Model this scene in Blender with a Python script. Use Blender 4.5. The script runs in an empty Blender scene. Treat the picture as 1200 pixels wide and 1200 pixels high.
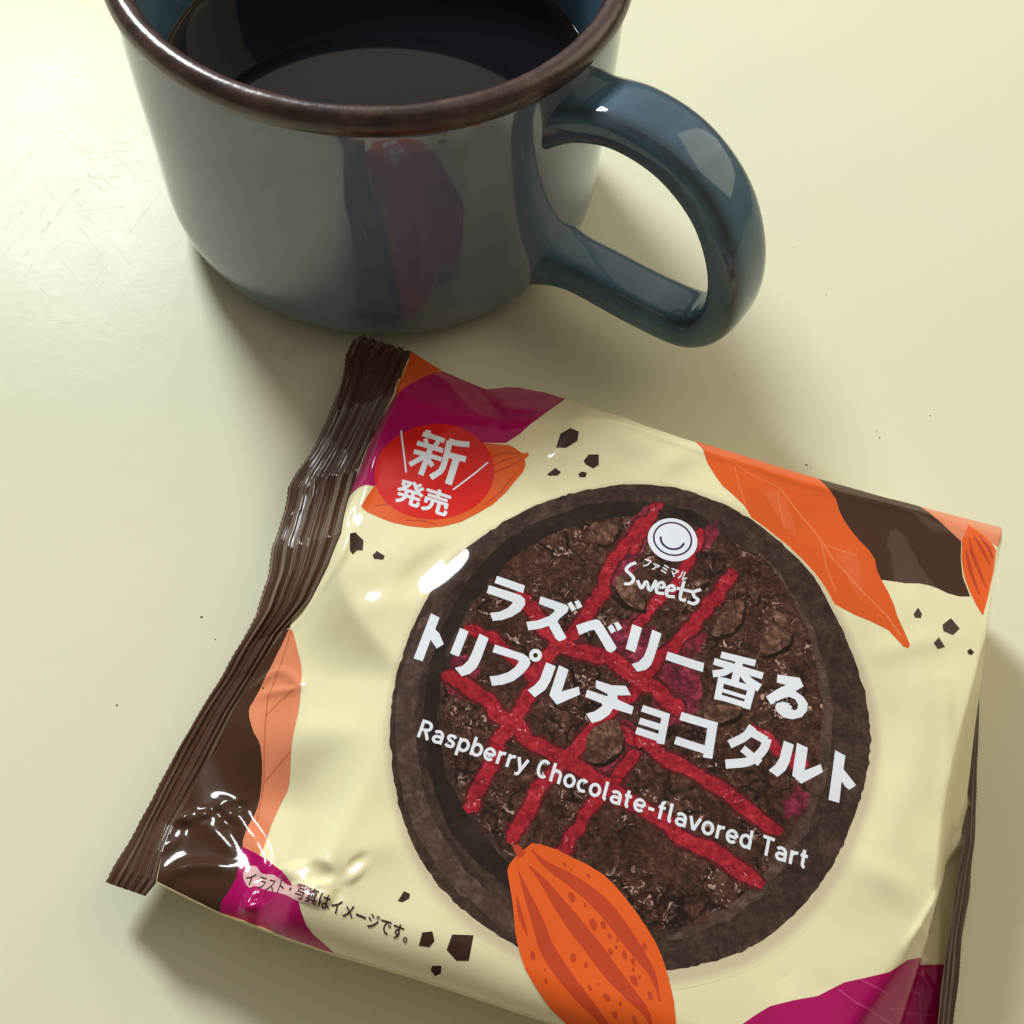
import bpy, bmesh, math, random
import numpy as np
from mathutils import Matrix, Vector, noise

random.seed(7)
S = 0.01                                   # all lengths below are centimetres; S turns them into metres
scene = bpy.context.scene
COL = scene.collection

# ------------------------------------------------------------------ camera
F_PX, PITCH, ROLL = 1250.0, math.radians(60.5), 0.12087522
CAM = np.array([3.44736604, -16.63079667, 16.42247986])
_d = np.array([0, math.cos(PITCH), -math.sin(PITCH)])
_r = np.array([1.0, 0, 0]); _u = np.cross(_r, _d)
CR = math.cos(ROLL) * _r + math.sin(ROLL) * _u
CU = -math.sin(ROLL) * _r + math.cos(ROLL) * _u
cam = bpy.data.cameras.new('camera')
cam.sensor_width = 36; cam.lens = 36 * F_PX / 1200
cam.clip_start = 0.01; cam.clip_end = 50
cam_o = bpy.data.objects.new('camera', cam); COL.objects.link(cam_o)
m = Matrix.Identity(4)
for i in range(3):
    m[i][0], m[i][1], m[i][2], m[i][3] = CR[i], CU[i], -_d[i], CAM[i] * S
cam_o.matrix_world = m
scene.camera = cam_o

# ------------------------------------------------------------------ light
scene.view_settings.view_transform = 'Standard'
scene.view_settings.look = 'None'
scene.view_settings.exposure = 0.08
scene.view_settings.gamma = 1.0
scene.view_settings.use_curve_mapping = False
scene.cycles.use_denoising = True
world = bpy.data.worlds.new('World'); scene.world = world; world.use_nodes = True
bg = world.node_tree.nodes['Background']
bg.inputs[0].default_value = (1.0, 0.89, 0.83, 1); bg.inputs[1].default_value = 0.17

def area(name, target, direction, dist, size, watts, color, shape='DISK', size_y=None):
    l = bpy.data.lights.new(name, 'AREA'); l.shape = shape; l.size = size; l.energy = watts; l.color = color
    if size_y: l.size_y = size_y
    o = bpy.data.objects.new(name, l); COL.objects.link(o)
    dv = Vector(direction).normalized()
    o.location = Vector(target) * S + dv * dist
    o.rotation_euler = dv.to_track_quat('Z', 'Y').to_euler()
    return o
area('desk_lamp', (3, -6, 0), (-0.455, 0.635, 0.625), 1.0, 0.24, 8.6, (0.91, 1.0, 1.06))
area('ceiling_light', (6, 0, 0), (0.15, 0.6, 1.0), 2.2, 3.3, 13.0, (1.0, 0.92, 0.82), 'SQUARE')
area('side_light', (6, -4, 0), (0.72, 0.42, 0.62), 1.6, 1.0, 5.0, (1.0, 0.88, 0.62), 'SQUARE')

# ------------------------------------------------------------------ object helpers
def link(name, me, mat=None, parent=None, loc=None):
    o = bpy.data.objects.new(name, me); COL.objects.link(o)
    if mat is not None: me.materials.append(mat)
    if parent is not None: o.parent = parent
    if loc is not None: o.location = loc
    return o
def tag(o, label=None, cat=None, group=None, kind=None):
    if label: o['label'] = label
    if cat: o['category'] = cat
    if group: o['group'] = group
    if kind: o['kind'] = kind
    return o
def mesh_from(name, V, Fc, smooth=True):
    me = bpy.data.meshes.new(name)
    me.from_pydata([tuple(v) for v in V], [], Fc); me.update()
    if smooth: me.polygons.foreach_set('use_smooth', [True] * len(me.polygons))
    return me

# ------------------------------------------------------------------ material helpers
def srgb(r, g, b):
    f = lambda c: (c / 255) / 12.92 if c / 255 <= 0.04045 else ((c / 255 + 0.055) / 1.055) ** 2.4
    return (f(r), f(g), f(b), 1)
class Mat:
    def __init__(s, name, color=(0.8, 0.8, 0.8, 1), rough=0.5, **kw):
        s.m = bpy.data.materials.new(name); s.m.use_nodes = True
        s.t = s.m.node_tree; s.n = s.t.nodes; s.b = s.n['Principled BSDF']
        s.b.inputs['Base Color'].default_value = color
        s.b.inputs['Roughness'].default_value = rough
        for k, v in kw.items(): s.b.inputs[k.replace('_', ' ')].default_value = v
        s.tc = s.n.new('ShaderNodeTexCoord')
    def noise(s, scale, detail=4, rough=0.55, mapping=None, dist=0.0):
        n = s.n.new('ShaderNodeTexNoise'); n.inputs['Scale'].default_value = scale
        n.inputs['Detail'].default_value = detail; n.inputs['Roughness'].default_value = rough
        n.inputs['Distortion'].default_value = dist
        s.l(mapping or s.tc.outputs['Object'], n.inputs['Vector']); return n.outputs['Fac']
    def voro(s, scale, feature='F1', out='Distance', mapping=None):
        n = s.n.new('ShaderNodeTexVoronoi'); n.feature = feature; n.inputs['Scale'].default_value = scale
        s.l(mapping or s.tc.outputs['Object'], n.inputs['Vector']); return n.outputs[out]
    def map(s, scale=(1, 1, 1), rot=(0, 0, 0), loc=(0, 0, 0)):
        n = s.n.new('ShaderNodeMapping'); n.vector_type = 'TEXTURE'; n.inputs['Scale'].default_value = scale
        n.inputs['Rotation'].default_value = rot; n.inputs['Location'].default_value = loc
        s.l(s.tc.outputs['Object'], n.inputs['Vector']); return n.outputs[0]
    def ramp(s, fac, stops):
        n = s.n.new('ShaderNodeValToRGB'); e = n.color_ramp.elements
        while len(e) < len(stops): e.new(0.5)
        for q, (p, c) in zip(e, stops): q.position = p; q.color = c if len(c) == 4 else (*c, 1)
        s.l(fac, n.inputs[0]); return n.outputs[0]
    def mix(s, fac, a, b, mode='MIX'):
        n = s.n.new('ShaderNodeMix'); n.data_type = 'RGBA'; n.blend_type = mode
        for v, i in ((fac, 0), (a, 6), (b, 7)):
            if hasattr(v, 'links'): s.l(v, n.inputs[i])
            else: n.inputs[i].default_value = v
        return n.outputs[2]
    def math(s, op, a, b=0.0):
        n = s.n.new('ShaderNodeMath'); n.operation = op
        for v, i in ((a, 0), (b, 1)):
            if hasattr(v, 'links'): s.l(v, n.inputs[i])
            else: n.inputs[i].default_value = v
        return n.outputs[0]
    def l(s, a, b): s.t.links.new(a, b)
    def color(s, o): s.l(o, s.b.inputs['Base Color'])
    def rough(s, o): s.l(o, s.b.inputs['Roughness'])
    def bump(s, o, strength=0.2, dist=0.001):
        n = s.n.new('ShaderNodeBump'); n.inputs['Strength'].default_value = strength
        n.inputs['Distance'].default_value = dist; s.l(o, n.inputs['Height']); s.l(n.outputs[0], s.b.inputs['Normal'])
        if 'Coat Normal' in s.b.inputs: s.l(n.outputs[0], s.b.inputs['Coat Normal'])

G4 = lambda v: (v, v, v, 1)
# ------------------------------------------------------------------ the table top
tm = Mat('cream_laminate', srgb(228, 222, 178), 0.24, Specular_IOR_Level=0.05)
mot = tm.noise(9, 3); fine = tm.noise(420, 3)
tm.color(tm.mix(mot, srgb(230, 229, 201), srgb(236, 230, 193)))
tm.rough(tm.ramp(tm.noise(38, 6, 0.65, None, 1.0), [(0.3, G4(0.20)), (0.7, G4(0.30))]))
def scratches(rot, thr, seed):
    a = tm.noise(1.0, 2, 0.5, tm.map((1 / 45, 1 / 900, 1), (0, 0, rot), (seed, seed * 2, 0)), 0.6)
    return tm.ramp(a, [(thr, G4(0)), (thr + 0.015, G4(1))])
sc = tm.math('MAXIMUM', scratches(0.25, 0.66, 3.1), tm.math('MAXIMUM', scratches(-0.75, 0.655, 1.7), scratches(1.3, 0.665, 5.3)))
near = tm.n.new('ShaderNodeVectorMath'); near.operation = 'DISTANCE'
tm.l(tm.tc.outputs['Object'], near.inputs[0]); near.inputs[1].default_value = (-0.062, -0.018, 0.0)
mask = tm.ramp(near.outputs['Value'], [(0.012, G4(1)), (0.036, G4(0))])
scm = tm.math('MULTIPLY', sc, mask)
hgt = tm.math('SUBTRACT', tm.math('MULTIPLY', fine, 0.35), tm.math('MULTIPLY', scm, 2.2))
tm.bump(tm.math('ADD', hgt, tm.math('MULTIPLY', tm.noise(150, 4), 0.9)), 0.14, 0.0004)
V = [(-45, -35, 0), (60, -35, 0), (60, 60, 0), (-45, 60, 0)]
bmt = bmesh.new()
bmesh.ops.create_cube(bmt, size=1.0, matrix=Matrix.Translation((0.075, 0.125, -0.015)) @ Matrix.Diagonal((1.05, 0.95, 0.03, 1)))
bmesh.ops.bevel(bmt, geom=list(bmt.edges), offset=0.004, segments=3, affect='EDGES')
me = bpy.data.meshes.new('table_top'); bmt.to_mesh(me); bmt.free()
table = link('table_top', me, tm.m); tag(table, kind='structure')

def ray(px, py):
    return ((px - 600) * CR - (py - 600) * CU) / F_PX + _d
def on_z(px, py, z):
    D = ray(px, py); return CAM + D * ((z - CAM[2]) / D[2])

speck_m = Mat('dark_crumb', srgb(70, 58, 40), 0.9).m
for (px, py, r) in [(403, 574, .028), (373, 578, .02), (236, 723, .03), (252, 749, .018), (137, 826, .025), (1027, 505, .02),
                    (1031, 513, .026), (945, 545, .028), (930, 290, .018), (1090, 487, .02), (950, 548, .016), (968, 345, .015), (860, 440, .014)]:
    b = bmesh.new(); bmesh.ops.create_icosphere(b, subdivisions=1, radius=r * S * 0.62)
    for v in b.verts: v.co = Vector((v.co.x * random.uniform(.6, 1.5), v.co.y * random.uniform(.5, 1.2), v.co.z * 0.5))
    me = bpy.data.meshes.new('speck'); b.to_mesh(me); b.free()
    p = on_z(px, py, 0.006); link('speck', me, speck_m, table, Vector(p) * S)

# ------------------------------------------------------------------ the mug
def lathe(name, prof, seg=160, closed=False):
    V, Fc = [], []
    n = len(prof)
    for i in range(seg):
        a = 2 * math.pi * i / seg
        for r, z in prof: V.append((r * math.cos(a) * S, r * math.sin(a) * S, z * S))
    for i in range(seg):
        j = (i + 1) % seg
        for k in range(n if closed else n - 1):
            k2 = (k + 1) % n
            Fc.append((i * n + k, j * n + k, j * n + k2, i * n + k2))
    return mesh_from(name, V, Fc)

def glaze(name, c0, c1, c2, ior, rough, edges=False):
    gl = Mat(name, c1, rough, IOR=ior)
    g1 = gl.noise(28, 5, 0.6, None, 0.4); g2 = gl.noise(300, 2)
    gc = gl.ramp(g1, [(0.30, c0), (0.5, c1), (0.72, c2)])
    gl.color(gl.mix(gl.math('MULTIPLY', g2, 0.25), gc, tuple(c * .35 for c in c1[:3]) + (1,)))
    sp = gl.ramp(gl.voro(420), [(0.05, G4(1)), (0.11, G4(0))])
    gc = gl.mix(gl.math('MULTIPLY', sp, gl.ramp(gl.noise(60, 2), [(.5, G4(0)), (.62, G4(.35))])), gc, (0.05, 0.045, 0.04, 1))
    gl.color(gc)
    if edges:                                       # the glaze breaks brown where it runs thin over edges
        at = gl.n.new('ShaderNodeAttribute'); at.attribute_name = 'thin_glaze'
        f = gl.math('MULTIPLY', at.outputs['Fac'], gl.math('ADD', gl.math('MULTIPLY', gl.noise(90, 4), 1.1), 0.1))
        gl.color(gl.mix(f, gc, (0.045, 0.030, 0.024, 1)))
    gl.bump(gl.noise(16, 2), 0.10, 0.002)
    return gl.m
GBODY = glaze('grey_blue_glaze', (0.098, 0.122, 0.155, 1), (0.128, 0.170, 0.225, 1), (0.165, 0.215, 0.280, 1), 1.85, 0.07)
GBLUE = glaze('blue_glaze', (0.060, 0.105, 0.145, 1), (0.10, 0.19, 0.26, 1), (0.15, 0.27, 0.35, 1), 1.65, 0.06)
rm = Mat('brown_rim_glaze', (0.06, 0.035, 0.028, 1), 0.28, IOR=1.55)
rm.color(rm.ramp(rm.noise(220, 4, 0.65), [(0.3, (0.022, 0.012, 0.010, 1)), (0.55, (0.070, 0.034, 0.026, 1)), (0.8, (0.125, 0.070, 0.053, 1))]))
rm.bump(rm.noise(500, 3), 0.25, 0.0004)
ft = Mat('bare_clay', (0.10, 0.075, 0.055, 1), 0.7)
ft.color(ft.ramp(ft.noise(300, 4), [(0.3, (0.06, 0.045, 0.035, 1)), (0.7, (0.14, 0.10, 0.08, 1))]))

mug = bpy.data.objects.new('mug', None); COL.objects.link(mug); mug.empty_display_size = 0.02
tag(mug, 'blue glazed stoneware mug with brown rim and looped handle', 'mug')
RW, HM = 4.33, 5.42
outer = [(3.5, 0.12), (3.75, 0.13)]
for i in range(1, 13):
    t = i / 12 * math.pi / 2
    outer.append((3.75 + (RW - 3.75) * math.sin(t) ** 0.9, 0.13 + 1.25 * (1 - math.cos(t))))
for z in (2, 2.6, 3.2, 3.8, 4.4, 4.9, 5.2): outer.append((RW + 0.01 * math.sin(z * 2), z))
top = [(4.29, HM), (4.20, HM + .04), (4.08, HM)]
inner = [(4.05, 5.2), (4.02, 4.6), (4.0, 3.8), (3.98, 3.0), (3.97, 2.2), (3.95, 1.6), (3.8, 1.1), (3.4, .75), (2.6, .62), (0.001, .6)]
link('body', lathe('mug_body', [(0.001, 0.16)] + outer + top[:2]), GBODY, mug)
link('inner_wall', lathe('mug_inner_wall', top[1:] + inner), GBLUE, mug)
rim = [(4.205 + 0.215 * math.cos(t), HM + 0.02 + 0.235 * math.sin(t)) for t in [2 * math.pi * i / 20 for i in range(20)]]
link('rim', lathe('mug_rim', rim, closed=True), rm.m, mug)
foot = [(3.3, .2), (3.32, .02), (3.36, 0.0), (3.66, 0.0), (3.72, .04), (3.72, .18)]
link('foot_ring', lathe('mug_foot', foot), ft.m, mug)

def catmull(P, n):
    P = [np.array(p, float) for p in P]; P = [2 * P[0] - P[1]] + P + [2 * P[-1] - P[-2]]
    out = []
    segs = len(P) - 3
    for i in range(n):
        x = i / (n - 1) * segs; k = min(int(x), segs - 1); t = x - k
        a, b, c, d = P[k:k + 4]
        out.append(0.5 * (2 * b + (c - a) * t + (2 * a - 5 * b + 4 * c - d) * t * t + (3 * b - a - 3 * c + d) * t ** 3))
    return out
HPHI = math.radians(-30.5)
hp = catmull([(4.0, 4.42), (4.6, 4.66), (5.4, 4.88), (6.35, 4.76), (7.2, 4.18), (7.74, 3.2), (7.82, 2.2), (7.38, 1.5), (6.4, 1.28), (5.2, 1.2), (4.6, 1.12), (3.95, 1.0)], 90)
V, Fc = [], []
er = np.array([math.cos(HPHI), math.sin(HPHI), 0]); et = np.array([-math.sin(HPHI), math.cos(HPHI), 0]); ez = np.array([0, 0, 1.0])
NS = 40; THIN = []
for i, p in enumerate(hp):
    a = hp[max(i - 1, 0)]; b = hp[min(i + 1, len(hp) - 1)]; tn = (b - a) / np.linalg.norm(b - a)
    nrm = np.array([-tn[1], tn[0]])                      # in-plane normal
    s = i / (len(hp) - 1)
    fl = 1 + 0.50 * math.exp(-(s / 0.065) ** 1.6) + 0.50 * math.exp(-((1 - s) / 0.065) ** 1.6)
    w, th = 0.66 * fl * (1 - 0.16 * s), 0.345 * (1 + (fl - 1) * 0.8)
    for k in range(NS):
        an = 2 * math.pi * k / NS; c, sn = math.cos(an), math.sin(an); e = 2 / 3.0
        x = w * math.copysign(abs(c) ** e, c); y = th * math.copysign(abs(sn) ** e, sn)
        P = er * (p[0] + nrm[0] * y) + ez * (p[1] + nrm[1] * y) + et * x
        V.append(P * S); THIN.append(min(1, abs(math.sin(2 * an)) ** 6 + 0.8 * math.exp(-(s / .035) ** 2) + 0.8 * math.exp(-((1 - s) / .035) ** 2)))
for i in range(len(hp) - 1):
    for k in range(NS):
        k2 = (k + 1) % NS
        Fc.append((i * NS + k, i * NS + k2, (i + 1) * NS + k2, (i + 1) * NS + k))
hm = mesh_from('mug_handle', V, Fc)
b = bmesh.new(); b.from_mesh(hm); bmesh.ops.recalc_face_normals(b, faces=b.faces); b.to_mesh(hm); b.free()
hm.polygons.foreach_set('use_smooth', [True] * len(hm.polygons))
hm.attributes.new('thin_glaze', 'FLOAT', 'POINT').data.foreach_set('value', THIN)
link('handle', hm, glaze('handle_glaze', (0.050, 0.085, 0.115, 1), (0.085, 0.165, 0.225, 1), (0.15, 0.27, 0.35, 1), 1.52, 0.06, True), mug)

cf = Mat('black_coffee', (0.010, 0.009, 0.008, 1), 0.03, IOR=1.42)
ln = cf.n.new('ShaderNodeVectorMath'); ln.operation = 'LENGTH'; fl_ = cf.n.new('ShaderNodeVectorMath'); fl_.operation = 'MULTIPLY'
fl_.inputs[1].default_value = (1, 1, 0); cf.l(cf.tc.outputs['Object'], fl_.inputs[0]); cf.l(fl_.outputs[0], ln.inputs[0])
cf.color(cf.ramp(cf.math('MULTIPLY', ln.outputs['Value'], 25), [(0.93, (0.008, 0.009, 0.012, 1)), (0.975, (0.022, 0.013, 0.008, 1)), (0.997, (0.06, 0.03, 0.015, 1))]))
cpz = 3.0
prof = [(0.001, cpz), (1.5, cpz), (3.0, cpz), (3.7, cpz), (3.9, cpz + .02), (3.985, cpz + .07)]
coffee = link('coffee', lathe('coffee', prof), cf.m)
tag(coffee, 'black coffee filling the blue mug to about half', 'coffee')

# ------------------------------------------------------------------ the package: frame and height of its film
PO = np.array([5.4, -11.45]); PA = math.radians(-11.5)
E1 = np.array([math.cos(PA), math.sin(PA)]); E2 = np.array([-E1[1], E1[0]])
pack = bpy.data.objects.new('snack_package', None); COL.objects.link(pack); pack.empty_display_size = 0.02
pack.location = (PO[0] * S, PO[1] * S, 0); pack.rotation_euler = (0, 0, PA)
tag(pack, 'sealed cream film package of a raspberry chocolate tart with brown crimped ends', 'snack package')
UL, UR, VB, VT = -5.45, 5.05, -4.25, 5.2
def sst(x): x = np.clip(x, 0, 1); return x * x * (3 - 2 * x)
def par(x): x = np.clip(x, 0, 1); return 1 - (1 - x) ** 2
FACETS = []
RIDGES = []                                             # (u0, v0, u1, v1, width, amplitude)
def height0(u, v):
    u = np.asarray(u, float); v = np.asarray(v, float)
    ze = 0.95 + 0.75 * sst((v + 0.5) / 4.5) * sst((u + 4.0) / 3.0)
    x = u - UL
    sl = 0.60 + 1.4 * sst((v + 0.8) / 2.5)
    k = 0.05
    def smin(a, b): return -k * np.logaddexp(-a / k, -b / k)
    h = smin(2.32 + 0 * u, 2.02 - 0.16 * sst((v - 1) / 2.5) + (0.15 - 0.06 * sst((v - 1) / 2.0)) * x)
    pk = sst((-1.5 - v) / 1.2)                            # the slack pocket at the near left corner
    h = smin(h, 0.92 + (sl * (1 - pk) + 0.24 * pk) * x + pk * 0.08 * np.logaddexp(0, (x - 1.5) / 0.08) + 0.24 * 0.2 * np.logaddexp(0, (-2.7 - v) / 0.2))
    h = smin(h, ze + 1.9 * (UR + 0.1 - u))
    h = smin(h, ze + 0.85 * (VT - v))
    b_ = np.clip((0.62 - (v - VB)) / 0.62, 0, 0.985)
    h = h - 0.62 * (1 - np.sqrt(1 - b_ * b_)) * np.clip((h - .8) / .9, 0, 1)
    # lower right: the film falls from a ridge line to the folded end seal
    q = u - (4.86 - 0.28 * np.clip(-v, 0, 6) ** 1.3)
    h = h - 1.1 * 0.05 * np.logaddexp(0, q / 0.05) * sst((-v + 0.25) / 0.6)
    h = np.maximum(h, 0.45)
    return h
def height(u, v):
    u = np.atleast_1d(np.asarray(u, float)); v = np.atleast_1d(np.asarray(v, float))
    h = height0(u, v)
    h = h + 0.028 * np.sin(1.9 * u + 0.7 * v + 1) * np.sin(1.5 * v - 0.8 * u) + 0.010 * np.sin(3.7 * u - 2.1 * v) * np.sin(2.9 * v + 1.3 * u + 2)
    edge = np.clip((u - UL) / 2.2, 0, 1)
    h = h + (1 - edge) * 0.022 * np.sin(5.1 * v + 2.2 * np.sin(2.3 * u) + 0.6 * u)
    h = np.array(h, float)
    for fu, fv, du_, dv_, wa, wb, su, sv in FACETS:
        ix = np.nonzero((abs(u - fu) < 2 * wa) & (abs(v - fv) < 2 * wa))
        if len(ix[0]) == 0: continue
        x_, y_ = u[ix] - fu, v[ix] - fv
        a_ = (x_ * du_ + y_ * dv_) / wa; b_ = (y_ * du_ - x_ * dv_) / wb
        h[ix] += (su * x_ + sv * y_) * np.exp(-(a_ * a_ + b_ * b_) ** 2)
    for q, w, am in RIDGES:
        P = np.array(q); lo, hi = P.min(0) - 3 * w, P.max(0) + 3 * w
        ix = np.nonzero((u > lo[0]) & (u < hi[0]) & (v > lo[1]) & (v < hi[1]))
        if len(ix[0]) == 0: continue
        uu, vv = u[ix], v[ix]
        d = np.full(uu.shape, 9.0)
        for (u0, v0), (u1, v1) in zip(q[:-1], q[1:]):
            du, dv = u1 - u0, v1 - v0; L2 = du * du + dv * dv + 1e-9
            tc = np.clip(((uu - u0) * du + (vv - v0) * dv) / L2, 0, 1)
            d = np.minimum(d, np.hypot(uu - u0 - tc * du, vv - v0 - tc * dv))
        (a0, b0), (a1, b1) = q[0], q[-1]
        ends = np.minimum(np.hypot(uu - a0, vv - b0), np.hypot(uu - a1, vv - b1))
        h[ix] += am * np.exp(-(d / w) ** 2) * (0.35 + 0.65 * sst(ends / (3 * w)))
    return h
TAB = {}
def table_of(hf):
    if hf not in TAB:
        U_, V_ = np.meshgrid(np.arange(UL - .4, UR + .9, .03), np.arange(VB - .6, VT + .6, .03), indexing='ij')
        TAB[hf] = hf(U_, V_).tolist()
    return TAB[hf]
def to_uv(px, py, hf=None):
    """point of the film seen at a photograph position"""
    T = table_of(hf or height); nu, nv = len(T) - 1, len(T[0]) - 1
    D = ray(px, py); z = 1.8
    for _ in range(26):
        k = (z - CAM[2]) / D[2]; qx = CAM[0] + D[0] * k - PO[0]; qy = CAM[1] + D[1] * k - PO[1]
        u, v = qx * E1[0] + qy * E1[1], qx * E2[0] + qy * E2[1]
        i = min(max(int(round((u - UL + .4) / .03)), 0), nu); j = min(max(int(round((v - VB + .6) / .03)), 0), nv)
        z += 0.6 * (T[i][j] - z)
    return (u, v)
def uvs(pts, hf=None): return [to_uv(x, y, hf) for x, y in pts]

def crease(pts, w, am):
    RIDGES.append((catmull(uvs(pts, height0), 3 * len(pts)) if len(pts) > 2 else uvs(pts, height0), w, am))
for c in [
    ([(459, 470), (445, 515), (430, 570), (412, 620), (396, 660), (372, 700)], .07, .03),
    ([(298, 815), (300, 805), (328, 787), (350, 806), (322, 811), (302, 815)], .075, .045),
    ([(207, 985), (216, 962), (236, 956), (262, 950), (288, 968), (305, 988), (312, 1010), (304, 1030), (296, 1050), (289, 1067), (312, 1056), (330, 1049), (372, 1049), (392, 1040), (387, 1022)], .09, .035),
    ([(190, 1031), (214, 1017), (245, 1014), (278, 1021)], .10, .06), ([(240, 963), (262, 985), (278, 1008)], .10, .04),
    ([(1160, 690), (1148, 800), (1136, 920)], .06, .025), ([(705, 492), (813, 526), (960, 571), (1080, 603)], .07, .025), ([(1112, 1005), (1100, 1100), (1094, 1190)], .05, .02), ([(1075, 1090), (1095, 1130)], .05, .02),
    ([(1140, 962), (1125, 990), (1098, 1045), (1062, 1110)], .06, .04), ([(1080, 1090), (1086, 1150), (1084, 1200)], .06, .02), ([(1120, 985), (1112, 1010)], .08, .02),
    ([(945, 1128), (965, 1155), (990, 1185)], .16, -.03), ([(470, 455), (510, 440), (540, 470), (565, 500)], .16, .03),
    ([(580, 470), (620, 480), (660, 470)], .25, .03), ([(560, 455), (582, 480), (590, 510)], .14, -.03), ([(705, 500), (760, 530), (775, 560)], .22, .03),
    ([(350, 760), (352, 880), (340, 960)], .24, .03), ([(420, 690), (400, 780)], .25, -.03),
    ([(360, 712), (330, 745), (305, 780)], .13, .05),
([(1010, 700), (1050, 790), (1060, 860)], .35, .03), ([(1040, 650), (1085, 780), (1070, 900), (1010, 1040)], .30, .05), ([(1010, 770), (1120, 745)], .18, .03), ([(985, 1000), (1085, 1060)], .22, .05), ([(900, 1115), (940, 1180)], .2, -.04),
    ([(470, 700), (405, 725)], .2, .04), ([(455, 850), (345, 872)], .25, .04), ([(480, 980), (400, 1008)], .2, .035), ([(760, 560), (822, 524)], .2, .04), ([(620, 590), (560, 520)], .2, .03), ([(1105, 800), (1110, 940)], .12, .03), ([(690, 480), (640, 560)], .16, .03), ([(880, 555), (930, 640)], .14, .03),
    ([(930, 600), (980, 660), (985, 720)], .25, .02), ([(1060, 610), (1075, 680)], .22, -.025), ([(1040, 850), (1060, 950)], .4, -.04)]:
    crease(*c)

# small flat wrinkles of the film, tilted to mirror the lamp at the camera
def slope0(u, v):
    f = lambda a, b: float(height(a, b)[0])
    return (f(u + .02, v) - f(u - .02, v)) / .04, (f(u, v + .02) - f(u, v - .02)) / .04
def wrinkle(pts, tilt, wa, wb, step=None):
    q = np.array(uvs(pts, height0))
    if step:
        d = np.r_[0, np.cumsum(np.linalg.norm(np.diff(q, axis=0), axis=1))]; n_ = max(2, int(d[-1] / step) + 1)
        t = np.linspace(0, d[-1], n_); c = np.stack([np.interp(t, d, q[:, k]) for k in (0, 1)], -1)
        dr = np.stack([np.interp(t + .05, d, q[:, k]) - np.interp(t - .05, d, q[:, k]) for k in (0, 1)], -1)
    else: c = [(q[0] + q[-1]) / 2]; dr = [q[-1] - q[0]]
    for p, r_ in zip(c, dr):
        r_ = r_ / (np.linalg.norm(r_) + 1e-9); b0 = slope0(*p); k = random.uniform(.85, 1.15)
        FACETS.append((p[0], p[1], r_[0], r_[1], wa * k, wb * k, tilt[0] - b0[0], tilt[1] - b0[1]))
wrinkle([(478, 698), (552, 645)], (.285, -.08), .66, .42); wrinkle([(528, 662), (560, 648)], (.305, -.085), .25, .16)
wrinkle([(209, 975), (225, 958), (262, 950)], (.17, -.29), .30, .12, .3)
wrinkle([(270, 953), (288, 968), (304, 988), (311, 1005)], (.20, -.285), .34, .16, .4)
wrinkle([(311, 1014), (306, 1030), (298, 1048)], (.22, -.31), .30, .12, .3)
wrinkle([(300, 1060), (318, 1052), (345, 1049), (372, 1049)], (.235, -.315), .20, .11, .46)
wrinkle([(340, 1022), (374, 1024)], (.25, -.29), .30, .14)
wrinkle([(386, 1022), (389, 1042)], (.26, -.295), .28, .16)
wrinkle([(412, 1024), (422, 1012)], (.27, -.285), .22, .12)
wrinkle([(430, 570), (418, 605)], (.23, -.08), .40, .09); wrinkle([(415, 610), (402, 650)], (.22, -.11), .45, .08)
GRID = 0.04
LAY = 0.0015
def finish(name, V2, Fc, off, mat, parent, skirt=None):
    V2 = np.array(V2); u, v = V2[:, 0], V2[:, 1]
    # heights are read off the grid corners, so that layers cut differently still lie parallel
    ci, cj = np.floor(u / GRID + 1e-6), np.floor(v / GRID + 1e-6); fu, fv = u / GRID - ci, v / GRID - cj
    H = [height((ci + a) * GRID, (cj + b) * GRID) for a, b in ((0, 0), (1, 0), (0, 1), (1, 1))]
    z = (H[0] * (1 - fu) + H[1] * fu) * (1 - fv) + (H[2] * (1 - fu) + H[3] * fu) * fv + off + V2[:, 2] * LAY
    e = 0.012
    nx = -(height(u + e, v) - height(u - e, v)) / (2 * e); ny = -(height(u, v + e) - height(u, v - e)) / (2 * e)
    N = np.stack([nx, ny, np.ones_like(nx)], -1); N /= np.linalg.norm(N, axis=1)[:, None]
    V = np.stack([u, v, z], -1) * S
    me = mesh_from(name, V, Fc)
    me.normals_split_custom_set_from_vertices([tuple(n) for n in N])
    return link(name, me, mat, parent)
def area2(p): return 0.5 * sum(a[0] * b[1] - b[0] * a[1] for a, b in zip(p, p[1:] + p[:1]))
def clip_cell(poly, x0, x1, y0, y1):
    for ax, lim, sg in ((0, x0, 1), (0, x1, -1), (1, y0, 1), (1, y1, -1)):
        out = []; n = len(poly)
        if n == 0: return out
        pa = poly[-1]; ia = (pa[ax] - lim) * sg >= 0
        for pb in poly:
            ib = (pb[ax] - lim) * sg >= 0
            if ia != ib:
                t = (lim - pa[ax]) / (pb[ax] - pa[ax])
                q = [0, 0]; q[ax] = lim; q[1 - ax] = pa[1 - ax] + t * (pb[1 - ax] - pa[1 - ax]); out.append(tuple(q))
            if ib: out.append(pb)
            pa, ia = pb, ib
        poly = out
    return poly
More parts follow.
